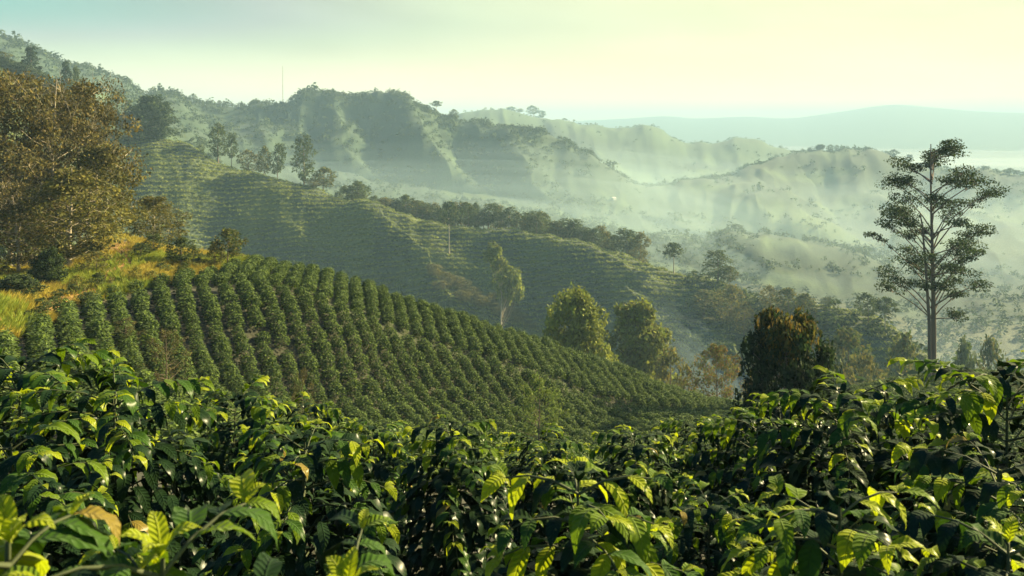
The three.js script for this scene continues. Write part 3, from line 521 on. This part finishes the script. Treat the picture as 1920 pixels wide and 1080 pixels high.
// ------------------------------------------------------------------ trees in the valley and on the slopes
{
  const LIT = [[0.18, 0.22, 0.035], [0.25, 0.27, 0.04], [0.14, 0.165, 0.03]];
  const two = treeProto(31, { w: 4.4, base: 0.42, centers: [[-0.75, 9.1, 0.55, 0.5, 8], [-0.2, 8.2, 0.5, 0.3, 4], [0.75, 6.9, 1.0, 0.8, 16], [1.0, 5.7, 0.9, 0.45, 8]], profile: round, cols: LIT, clumps: 36, leaves: 90, clump: 0.5, leaf: 0.2, bark: paleBark, trunk: 0.11 });
  const full = treeProto(32, { w: 4.4, base: 0.12, profile: (f) => (0.62 + 0.38 * Math.sin(Math.PI * Math.pow(f, 0.7))) * (f > 0.85 ? 0.72 : 1), clumpVar: 1, ragged: 1, cols: LIT, clumps: 76, leaves: 130, clump: 0.74, leaf: 0.19 });
  const full2 = treeProto(33, { w: 5.6, base: 0.1, profile: (f) => Math.max(0.4, round(f)), clumpVar: 1, ragged: 1, cols: LIT.concat(OLIVE.slice(0, 1)), clumps: 72, leaves: 130, clump: 0.84, leaf: 0.2, bark: paleBark });
  const speck = treeProto(34, { w: 10, base: 0.05, profile: round, cols: [[0.17, 0.16, 0.035], [0.13, 0.15, 0.03], [0.2, 0.12, 0.04]], clumps: 46, leaves: 100, clump: 1.1, leaf: 0.19 });
  plant(two, 938, 452, 300, 'twin_crown_tree', 'slender tree with pale trunk and two-tiered crown below the sunlit spur', 'tree', undefined, { w: 84, turn: 0 });
  plant(full, 1085, 523, 128, 'valley_tree', 'full dark green tree with sunlit right side behind the near slope', 'tree', undefined, { w: 105, turn: 1 });
  plant(full2, 1198, 545, 160, 'valley_tree', 'broad hazy tree right of the full dark green one in the valley', 'tree', undefined, { w: 135, turn: 2 });
  plant(P.bushy, 1255, 640, 150, 'valley_shrub', 'pale hazy shrub at the right foot of the broad valley tree', 'shrub', undefined, { w: 90 });
  plant(P.bushy, 1120, 628, 128, 'valley_shrub', 'olive lower growth at the foot of the full valley tree', 'shrub', undefined, { w: 60 });
  plant(speck, 1345, 632, 112, 'speckled_shrub', 'yellow and red speckled shrub left of the dark orange-topped tree', 'shrub', undefined, { w: 118 });
  plant(P.bushy, 1440, 640, 150, 'valley_shrub', 'yellow shrub glimpsed behind the dark orange-topped tree', 'shrub', undefined, { w: 90 });
  plant(P.round2, 1590, 600, 200, 'valley_tree', 'hazy olive tree in the valley right of the orange-topped tree', 'tree', undefined, { w: 100 });
  plant(P.bushy, 1620, 650, 180, 'valley_shrub', 'low hazy shrub below the olive tree on the right', 'shrub', undefined, { w: 80 });
  plant(P.round2, 1695, 605, 215, 'valley_tree', 'faint hazy tree just left of the tall tree trunk', 'tree', undefined, { w: 70 });
  plant(P.round, 1628, 545, beside(1628, 580, 9, -6), 'spur_tree', 'dark umbrella tree left of the pair on the right spur', 'tree', undefined, { w: 44 });
  plant(P.umbrella, 1660, 552, beside(1660, 580, 9, -8), 'spur_tree', 'dark tree right of the pair on the right spur', 'tree', undefined, { w: 40 });
  plant(P.tall, 1553, 556, beside(1553, 570, 9, 2), 'spur_tree', 'small sunlit tree on the spur behind the orange-topped tree', 'tree', undefined, { w: 22 });
  plant(P.round, 1810, 612, 230, 'valley_tree', 'hazy round tree right of the tall tree trunk', 'tree', undefined, { w: 62 });
  plant(P.round2, 1860, 615, 240, 'valley_tree', 'hazy round tree second to the right of the tall tree trunk', 'tree', undefined, { w: 60 });
  const R = rngOf(55);
  for (const [px, top, w, lab] of [[1320, 540, 70, 'sunlit tree at the foot of the pointed tree on the lit ridge'], [1370, 528, 64, 'upper tree of the sunlit group right of the pointed tree'], [1395, 560, 50, 'bluish lower tree of the group right of the pointed tree'], [1445, 530, 48, 'pale tree left in the clump above the orange-topped tree'], [1480, 534, 54, 'middle pale tree in the clump above the orange-topped tree'], [1510, 545, 44, 'right pale tree in the clump above the orange-topped tree'], [1295, 600, 60, 'hazy tree in the shaded hollow under the lit ridge'], [1335, 590, 54, 'hazy pale tree running down the lit ridge in the hollow']])
    plant([P.round2, P.bushy, P.full][Math.floor(R() * 2)], px, top, beside(px, top, 9, px > 1420 ? -14 : -28), 'ridge_clump_tree', lab, 'tree', undefined, { w });
  // brushwood at the foot of the lit spur
  for (let i = 0; i < 26; i++) { const px = 800 + 180 * (i / 26) + R() * 26, py = lerp(520, 612, i / 26) + R() * 22 - 4, rr = hit(px, py, 200); if (rr) plant(P.bushy, px, py - 20 - 8 * R(), rr, 'spur_bush', 'yellow-green bush on the foot of the sunlit spur', 'bush', 'bushes on the foot of the sunlit spur', { w: 28 + 16 * R() }); }

  // orange-topped dark tree
  const dark = treeProto(35, { w: 9, h: 10, base: 0.03, profile: (f) => Math.sqrt(Math.max(0.1, 1 - Math.pow(Math.max(0, 1.75 * f - 0.85), 2))), cols: DARK, topCols: ORANGE.concat(DARK.slice(0, 1)), clumps: 150, leaves: 90, clump: 0.9, leaf: 0.23, trunk: 0.2 });
  plant(dark, 1472, 557, 34, 'orange_topped_tree', 'dark round leafy tree with orange-brown top behind the right coffee shrubs', 'tree', undefined, { w: 172, turn: 2.3 });
  // light loose tree in the field
  const loose = treeProto(36, { w: 9, base: 0.25, profile: round, cols: [[0.12, 0.17, 0.03], [0.16, 0.21, 0.04]], clumps: 40, leaves: 60, clump: 0.8, leaf: 0.17, twigs: 2 });
  plant(loose, 1010, 692, 52, 'loose_tree', 'light green loose young tree rising in front of the coffee rows', 'tree', undefined, { w: 120 });
  const dry = treeProto(37, { w: 9, base: 0.08, profile: round, cols: BROWN.concat([[0.16, 0.15, 0.04]]), clumps: 34, leaves: 60, clump: 1.0, leaf: 0.15, twigs: 3 });
  plant(dry, 312, 606, 45, 'dry_shrub', 'brownish dry shrub in the lower left of the coffee rows', 'shrub', undefined, { w: 92 });
  plant(dry, 236, 590, 50, 'dry_shrub', 'smaller dry brown shrub left of the other among the first rows', 'shrub', undefined, { w: 60 });
  plant(dry, 568, 678, 42, 'dry_shrub', 'reddish dry shrub at the bottom edge of the coffee rows', 'shrub', undefined, { w: 50 });
}

// ------------------------------------------------------------------ the brown wood and the bank on the left
{
  const bp = [[201, -0.8], [202, 0.6], [203, 0.2]].map(([s, lean]) => treeProto(s, { w: 7.5, base: 0.16, profile: (f) => Math.min(1, 0.6 + 0.55 * Math.sin(Math.PI * f)), cols: BROWN.concat([[0.18, 0.14, 0.035]]), clumps: 60, leaves: 200, clump: 1.0, leaf: 0.115, twigs: 5, trunk: 0.15, lean, bark: paleBark, flat: 0.6, ragged: 1, clumpVar: 1 }));
  const gp = treeProto(204, { w: 7.5, base: 0.15, profile: round, cols: [[0.17, 0.15, 0.026], [0.135, 0.13, 0.025], [0.10, 0.105, 0.024]], clumps: 48, leaves: 130, clump: 1.0, leaf: 0.16, twigs: 3, bark: paleBark, flat: 0.6 });
  plant(bp[0], 20, 108, 96, 'brown_tree', 'tall brown-leaved tree at the left picture edge', 'tree', undefined, { w: 190, turn: 0 });
  plant(bp[1], 95, 122, 92, 'brown_tree', 'brown tree with pale forked branches in the middle of the left wood', 'tree', undefined, { w: 200, turn: 1.2 });
  plant(bp[2], 150, 132, 100, 'brown_tree', 'brown tree whose top leans towards the bluish ridge', 'tree', undefined, { w: 130, turn: 2.5 });
  plant(bp[0], -70, 120, 90, 'brown_tree', 'brown tree half outside the left picture edge', 'tree', undefined, { w: 200, turn: 4 });
  plant(gp, 185, 255, 90, 'golden_tree', 'golden olive tree forming the right side of the left wood', 'tree', undefined, { w: 150, turn: 1 });
  plant(gp, 130, 300, 74, 'golden_tree', 'golden tree standing nearest to the earth path on its left', 'tree', undefined, { w: 190, turn: 3 });
  plant(bp[1], 35, 330, 76, 'brown_tree', 'lower brown tree at the left edge above the grass', 'tree', undefined, { w: 150, turn: 3 });
  plant(gp, 288, 358, 95, 'golden_tree', 'smaller golden olive tree right of the earth path', 'tree', undefined, { w: 112, turn: 5 });
  plant(P.dense, 90, 462, 66, 'bank_shrub', 'dark green shrub on the bank under the brown trees', 'shrub', undefined, { w: 54 });
  plant(P.dense, 36, 512, 58, 'bank_shrub', 'bright green shrub at the left edge of the bank', 'shrub', undefined, { w: 70 });
  plant(P.bushy, 180, 468, 70, 'bank_shrub', 'yellow-green shrub left beside the earth path', 'shrub', undefined, { w: 60 });
  plant(P.round, 340, 440, 73, 'bank_tree', 'small round tree on a thin trunk on the grassy bank', 'tree', undefined, { w: 54 });
  plant(P.round2, 426, 423, 74, 'bank_tree', 'green leaning tree at the right end of the grassy bank', 'tree', undefined, { w: 62, turn: 1 });
  plant(P.bushy, 403, 452, 73, 'bank_shrub', 'olive shrub at the foot of the leaning bank tree', 'shrub', undefined, { w: 34 });
  plant(P.tall2, 264, 452, 74, 'bank_tree', 'thin sapling on the right side of the earth path', 'tree', undefined, { w: 32 });
  plant(P.tall2, 288, 436, 77, 'bank_tree', 'narrow dark sapling behind the thin one by the path', 'tree', undefined, { w: 34 });
  for (const [px, top, r, lab] of [[160, 545, 56, 'thin sapling at the front edge of the bank, right one'], [78, 570, 50, 'thin sapling at the front edge of the bank, left one'], [112, 540, 58, 'thin sapling between the two others on the front bank']]) plant(P.umbrella, px, top, r, 'bank_sapling', lab, 'sapling', undefined, { w: 28 });
  const RB = rngOf(90), weeds = [treeProto(211, { w: 11, base: 0.02, profile: round, cols: [[0.2, 0.2, 0.03], [0.26, 0.22, 0.035], [0.12, 0.16, 0.025]], clumps: 18, leaves: 50, clump: 1.6, leaf: 0.5, twigs: 2 }), treeProto(212, { w: 8, base: 0.05, profile: egg, cols: GREEN, clumps: 18, leaves: 50, clump: 1.4, leaf: 0.5, twigs: 2 })];
  for (let i = 0; i < 90; i++) {
    const px = -20 + 470 * RB(), r = 44 + 36 * RB(), q0 = ray(px, 540), y0 = H(q0.x * r, q0.z * r), [, qy] = project(q0.x * r, y0, q0.z * r);
    if (qy > bankBoundary(px) - 3 || Math.abs(px - 225) < 30) continue;
    plant(weeds[i % 2], px, qy - 12 - 22 * RB(), r, 'bank_bush', i % 2 ? 'low green bush growing in the golden grass of the left bank' : 'low yellowish weed clump growing in the golden grass of the left bank', 'bush', i % 2 ? 'low green bushes on the left bank' : 'yellowish weed clumps on the left bank', { w: 20 + 22 * RB() });
  }
  const R = rngOf(88), tuft = new MB(), M = [], C = [];
  for (let i = 0; i < 16; i++) { const a = R() * 6.3, t = norm([Math.cos(a) * 0.5, 1, Math.sin(a) * 0.5]), n = [Math.cos(a + 1.57), 0, Math.sin(a + 1.57)]; tuft.leaf(Math.cos(a) * 0.12 * R(), 0, Math.sin(a) * 0.12 * R(), t, n, 0.3 + 0.35 * R(), 0.04, [1, 1, 1]); }
  for (let i = 0; i < 26000; i++) {
    const px = -150 + 640 * R(), az = azOf(px), r = 40 + 58 * R(), x = r * Math.sin(az), z = -r * Math.cos(az), y = H(x, z), [qx, qy] = project(x, y, z);
    if (qy > bankBoundary(qx) + 6) continue;
    let dm = 1e9; for (let k = 0; k < path.length - 1; k++) { const [ax, ay] = path[k], [bx, by] = path[k + 1], t = clamp(((qx - ax) * (bx - ax) + (qy - ay) * (by - ay)) / ((bx - ax) ** 2 + (by - ay) ** 2), 0, 1); dm = Math.min(dm, Math.hypot((qx - lerp(ax, bx, t)) * 0.6, qy - lerp(ay, by, t))); }
    if (dm < 13 + 9 * perlin.noise(x * .5, 0, z * .5) && R() > 0.1) continue;
    const n = fbm(x * 0.09, 1, z * 0.09, 2); if (n < -0.25) continue;
    const s = 0.7 + 1.0 * R();
    M.push(new THREE.Matrix4().compose(new THREE.Vector3(x, y, z), new THREE.Quaternion().setFromAxisAngle(new THREE.Vector3(0, 1, 0), R() * 6.3), new THREE.Vector3(s, s * (0.7 + 0.5 * n), s)));
    C.push(n > 0.2 ? rgb(0.2 + 0.06 * R(), 0.27, 0.03) : rgb(0.34, 0.255 + 0.05 * R(), 0.042));
  }
  stuff('bank_grass', tuft.geo(), foliage, M, 'golden and yellow-green grass on the bank beside the path', 'grass', C);
}

// ------------------------------------------------------------------ coffee shrubs in the foreground
const veins = (() => {
  const W = 128, Hn = 64, d = new Uint8Array(W * Hn * 4);
  for (let j = 0; j < Hn; j++) for (let i = 0; i < W; i++) {
    const t = i / W, s = Math.abs(j / (Hn - 1) * 2 - 1), ph = (t * 9 - s * 1.1), lat = Math.abs(ph - Math.round(ph)) * 2;       // side veins curve towards the tip
    let h = 0.35 + 0.65 * Math.pow(lat, 0.55); h *= 1 - 0.8 * Math.exp(-s * s * 180);
    const k = clamp(h, 0, 1) * 255; d.set([k, k, k, 255], (j * W + i) * 4);
  }
  const t = new THREE.DataTexture(d, W, Hn); t.magFilter = THREE.LinearFilter; t.wrapS = t.wrapT = THREE.ClampToEdgeWrapping; t.needsUpdate = true; return t;
})();
const leafMat = (r, g, b, tr) => new THREE.MeshPhysicalMaterial({ color: rgb(r, g, b), roughness: 0.9, transmission: tr, thickness: 0, specularIntensity: 0.1, clearcoat: 0.15, clearcoatRoughness: 0.3, bumpMap: veins, bumpScale: 0.004, side: THREE.DoubleSide });
const LEAF = [leafMat(0.009, 0.026, 0.007, 0.12), leafMat(0.035, 0.085, 0.008, 0.34), leafMat(0.115, 0.19, 0.006, 0.5), leafMat(0.36, 0.43, 0.008, 0.6), leafMat(0.22, 0.17, 0.03, 0.4)];  // tones by leaf age, with shade painted into the dark, sunlight into the bright
function leafGeo(seed, fine) {
  const R = rngOf(seed), N = fine ? 8 : 5, C = fine ? 4 : 2, m = new MB(), droop = 0.7 + 0.9 * R(), wave = 0.05 + 0.05 * R(), fold = 0.18 + 0.25 * R(), twist = (R() - 0.5) * 0.7, ph = R() * 6;
  let x = 0, y = 0, a = 0.35; const rows = [];
  for (let i = 0; i <= N; i++) {
    const t = i / N, w = 0.19 * Math.pow(Math.sin(Math.PI * Math.pow(clamp(t, 0, 1), 0.86)), 0.85) * (t > 0.85 ? 0.8 : 1) + 0.006, row = [], ro = twist * t;
    for (let j = 0; j <= C; j++) {
      const s = j / C * 2 - 1, e = Math.abs(s), up = w * fold * e * 1.3 - w * 0.25 * e * e + wave * 0.45 * e * e * Math.sin(t * 15 + ph + s * 1.3) * Math.sin(Math.PI * t), lx = s * w;
      const z = lx * Math.cos(ro) - up * Math.sin(ro), n = lx * Math.sin(ro) + up * Math.cos(ro);
      row.push(m.v(x - Math.sin(a) * n, y + Math.cos(a) * n, z)); m.u.push(t, j / C);
    }
    if (i) for (let j = 0; j < C; j++) { const p = rows[i - 1]; m.tri(p[j], row[j], row[j + 1]); m.tri(p[j], row[j + 1], p[j + 1]); }
    rows.push(row); x += Math.cos(a) / N; y += Math.sin(a) / N; a -= droop * 1.7 / N * (0.6 + 0.8 * t);
  }
  return m.geo(true);
}
const FINE = [1, 2, 3, 4, 5, 6].map((s) => leafGeo(s * 13, true)), ROUGH = [1, 2, 3].map((s) => leafGeo(s * 17, false));
function shrubProto(seed, levels, rad) {
  const R = rngOf(seed), root = new THREE.Group(), wood = new MB(), all = [], Ht = 1.5;
  wood.tube([[0, 0, 0], [0.02, Ht * 0.4, 0.01], [0.0, Ht * 0.8, -0.01], [0.01, Ht, 0]], [0.018, 0.013, 0.008, 0.004], 6);
  const put = (p, dir, len, tone) => {
    const d = norm(dir), up = norm([-d[0] * d[1] + (R() - 0.5) * 0.5, 1 - d[1] * d[1] + 0.15, -d[2] * d[1] + (R() - 0.5) * 0.5]);
    const X = new THREE.Vector3(...d), Yv = new THREE.Vector3(...up), Z = X.clone().cross(Yv).normalize(); Yv.copy(Z).cross(X).normalize();
    const M = new THREE.Matrix4().makeBasis(X, Yv, Z).scale(new THREE.Vector3(len, len, len)).setPosition(...p);
    all.push({ M, tone, out: Math.hypot(p[0], p[2]) / rad + p[1] / Ht * 1.3 + 0.15 * R() });
  };
  for (let l = 0; l < levels; l++) {
    const f = l / (levels - 1), y0 = Ht * (0.12 + 0.86 * f), L = rad * (0.92 * Math.pow(Math.sin(Math.PI * clamp(0.22 + 0.70 * f, 0, 1)), 0.55) + 0.08) * (0.8 + 0.4 * R());
    for (let b = 0; b < 2; b++) {
      const a = l * 1.57 + b * Math.PI + (R() - 0.5) * 0.7, rise = lerp(0.35, 0.6, f * f) + (R() - 0.5) * 0.2, sag = lerp(0.75, 0.35, f) * L, n = Math.max(3, Math.round(L / 0.07));
      const pt = (t) => [Math.cos(a) * L * t, y0 + rise * L * t - sag * t * t * 1.1, Math.sin(a) * L * t];
      wood.tube([pt(0), pt(0.35), pt(0.7), pt(1)], [0.0045, 0.004, 0.003, 0.002], 4);
      for (let k = 1; k <= n; k++) {
        const t = k / n; if (t < 0.18) continue;
        const p = pt(t), q = pt(Math.max(0, t - 0.1)), bd = norm([p[0] - q[0], p[1] - q[1], p[2] - q[2]]), tip = k === n, top = f > 0.8;
        for (const s of [-1, 1]) {
          const side = [-bd[2] * s, 0, bd[0] * s], g = 0.55 + 0.4 * R(), len = (tip ? 0.105 : 0.138) * (0.8 + 0.5 * R());
          const up = tip && f > 0.55 ? 0.62 : top ? 0.3 : 0.02, tone = f < 0.55 && R() < 0.93 ? (R() < 0.75 ? 0 : 1) : R() < up ? (R() < 0.55 ? 3 : 2) : R() < 0.016 ? 4 : R() < 0.04 + 0.2 * f * t ? 2 : R() < 0.5 ? 1 : 0;  // low leaves darkened as painted shade, tips and tops brightened as painted sunlight
          put(p, [bd[0] * 0.55 + side[0] * g, bd[1] * 0.4 - 0.12 - 0.45 * R() + (tip ? 0.35 : 0), bd[2] * 0.55 + side[2] * g], len, tone);
        }
        if (tip) put(p, [bd[0], bd[1] + 0.5, bd[2]], 0.06, 3);
      }
    }
  }
  for (let k = 0; k < 520; k++) {                                    // old inner leaves, their dark tone also painting the shade inside the crown
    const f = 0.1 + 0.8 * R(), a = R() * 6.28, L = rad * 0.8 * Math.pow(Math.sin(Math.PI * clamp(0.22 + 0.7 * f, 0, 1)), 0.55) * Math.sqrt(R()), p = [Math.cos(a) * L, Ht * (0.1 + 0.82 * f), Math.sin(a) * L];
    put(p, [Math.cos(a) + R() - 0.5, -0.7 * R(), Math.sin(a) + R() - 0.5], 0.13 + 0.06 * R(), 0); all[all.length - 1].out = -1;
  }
  for (let k = 0; k < 4; k++) { const a = k * 1.57 + R(); put([0, Ht, 0], [Math.cos(a), 0.7 + 0.4 * R(), Math.sin(a)], 0.09, 3); }
  all.sort((a, b) => b.out - a.out);
  part(root, 'stem', wood.geo(true), twigMat);
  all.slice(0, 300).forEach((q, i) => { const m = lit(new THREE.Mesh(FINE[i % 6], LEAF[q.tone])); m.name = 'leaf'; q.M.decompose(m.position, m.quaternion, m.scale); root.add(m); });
  // the leaves further in, joined into one part
  const g = { p: [], n: [], u: [], i: [] }, v = new THREE.Vector3();
  all.slice(300).forEach((q, i) => {
    const s = ROUGH[i % 3], o = g.p.length / 3, N = new THREE.Matrix3().getNormalMatrix(q.M);
    for (let k = 0; k < s.attributes.position.count; k++) { v.fromBufferAttribute(s.attributes.position, k).applyMatrix4(q.M); g.p.push(v.x, v.y, v.z); v.fromBufferAttribute(s.attributes.normal, k).applyMatrix3(N).normalize(); g.n.push(v.x, v.y, v.z); g.u.push(s.attributes.uv.getX(k), s.attributes.uv.getY(k)); }
    for (const k of s.index.array) g.i.push(o + k);
  });
  if (g.i.length) {
    const b = new THREE.BufferGeometry(); b.setAttribute('position', new THREE.Float32BufferAttribute(g.p, 3)); b.setAttribute('normal', new THREE.Float32BufferAttribute(g.n, 3)); b.setAttribute('uv', new THREE.Float32BufferAttribute(g.u, 2)); b.setIndex(g.i);
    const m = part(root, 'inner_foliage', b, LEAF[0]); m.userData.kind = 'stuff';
  }
  root.userData.size = [rad * 2 + 0.1, Ht + 0.12];
  console.log('shrub leaves', all.length);
  return root;
}
const SH = [shrubProto(401, 28, 0.27), shrubProto(402, 30, 0.32), shrubProto(403, 30, 0.58), shrubProto(404, 32, 0.7), shrubProto(405, 34, 0.42)];
function shrub(i, px, top, r, w, label) {
  const q = ray(px, top), x = q.x * r, z = q.z * r, y = H(x, z) - 0.03, s0 = SH[i].userData.size, h = q.k * r - y, t = SH[i].clone(), sy = h / s0[1], sw = clamp(w * r / F / s0[0], sy * 0.82, sy * 1.25);
  t.position.set(x, y, z); t.scale.set(sw, sy, sw); t.rotation.y = px * 0.37 + r;
  t.traverse((o) => { if (o !== t && o.name === 'inner_foliage') o.userData = { kind: 'stuff' }; });
  return add(t, 'coffee_shrub', label, 'coffee shrub');
}
for (const a of [
  [0, 20, 846, 1.35, 300, 'coffee shrub with the largest leaves in the bottom left corner'],
  [1, 300, 888, 1.35, 330, 'coffee shrub with big drooping leaves second from the bottom left corner'],
  [1, 650, 975, 1.4, 380, 'coffee shrub cut by the bottom edge left of centre, yellow lit tips'],
  [4, 1085, 818, 2.25, 560, 'large bright-tipped coffee shrub at the bottom centre'],
  [4, 1570, 858, 2.25, 500, 'coffee shrub with broad shiny leaves at the bottom right'],
  [1, 1890, 925, 2.3, 380, 'coffee shrub in the bottom right corner'],
  [2, 570, 780, 4.1, 450, 'rounded coffee shrub left of centre with lit arching twigs'],
  [3, 40, 640, 6.4, 360, 'tall coffee shrub at the left edge below the grassy bank'],
  [3, 215, 685, 5.6, 400, 'dark coffee shrub in the left middle before the dry shrubs'],
  [2, 20, 775, 4.4, 380, 'shadowy coffee shrub at the left edge above the corner leaves'],
  [3, 440, 722, 7.8, 290, 'coffee shrub just beneath the dry brown shrub'],
  [2, 845, 772, 6.4, 280, 'smaller coffee shrub left of the bright centre shrub, under the coffee rows'],
  [2, 1190, 795, 7.4, 260, 'coffee shrub right of the loose young tree'],
  [3, 1580, 698, 5.8, 380, 'wide coffee shrub below the orange-topped tree'],
  [3, 1885, 655, 5.2, 380, 'highest coffee shrub against the misty valley at the right edge'],
  [2, 1870, 806, 3.6, 380, 'lit coffee shrub at the right edge under the highest one'],
  [3, 1420, 768, 7.0, 300, 'dim coffee shrub in the hollow under the orange-topped tree'],
  [3, 700, 790, 8.8, 230, 'small coffee shrub behind the rounded one left of centre'],
  [3, 1020, 805, 8.6, 240, 'small coffee shrub under the loose young tree'],
  [3, 1310, 785, 9.5, 220, 'small coffee shrub where the rows end on the right'],
  [3, 1725, 725, 7.8, 240, 'coffee shrub between the wide one and the highest one on the right'],
  [3, 570, 748, 10.5, 200, 'coffee shrub at the foot of the rows left of centre'],
  [3, 1465, 738, 9.4, 220, 'coffee shrub at the very foot of the orange-topped tree'],
  [2, 1330, 905, 4.6, 330, 'shaded coffee shrub between the two big ones at the bottom'],
]) shrub(...a);

renderer.render(scene, camera);
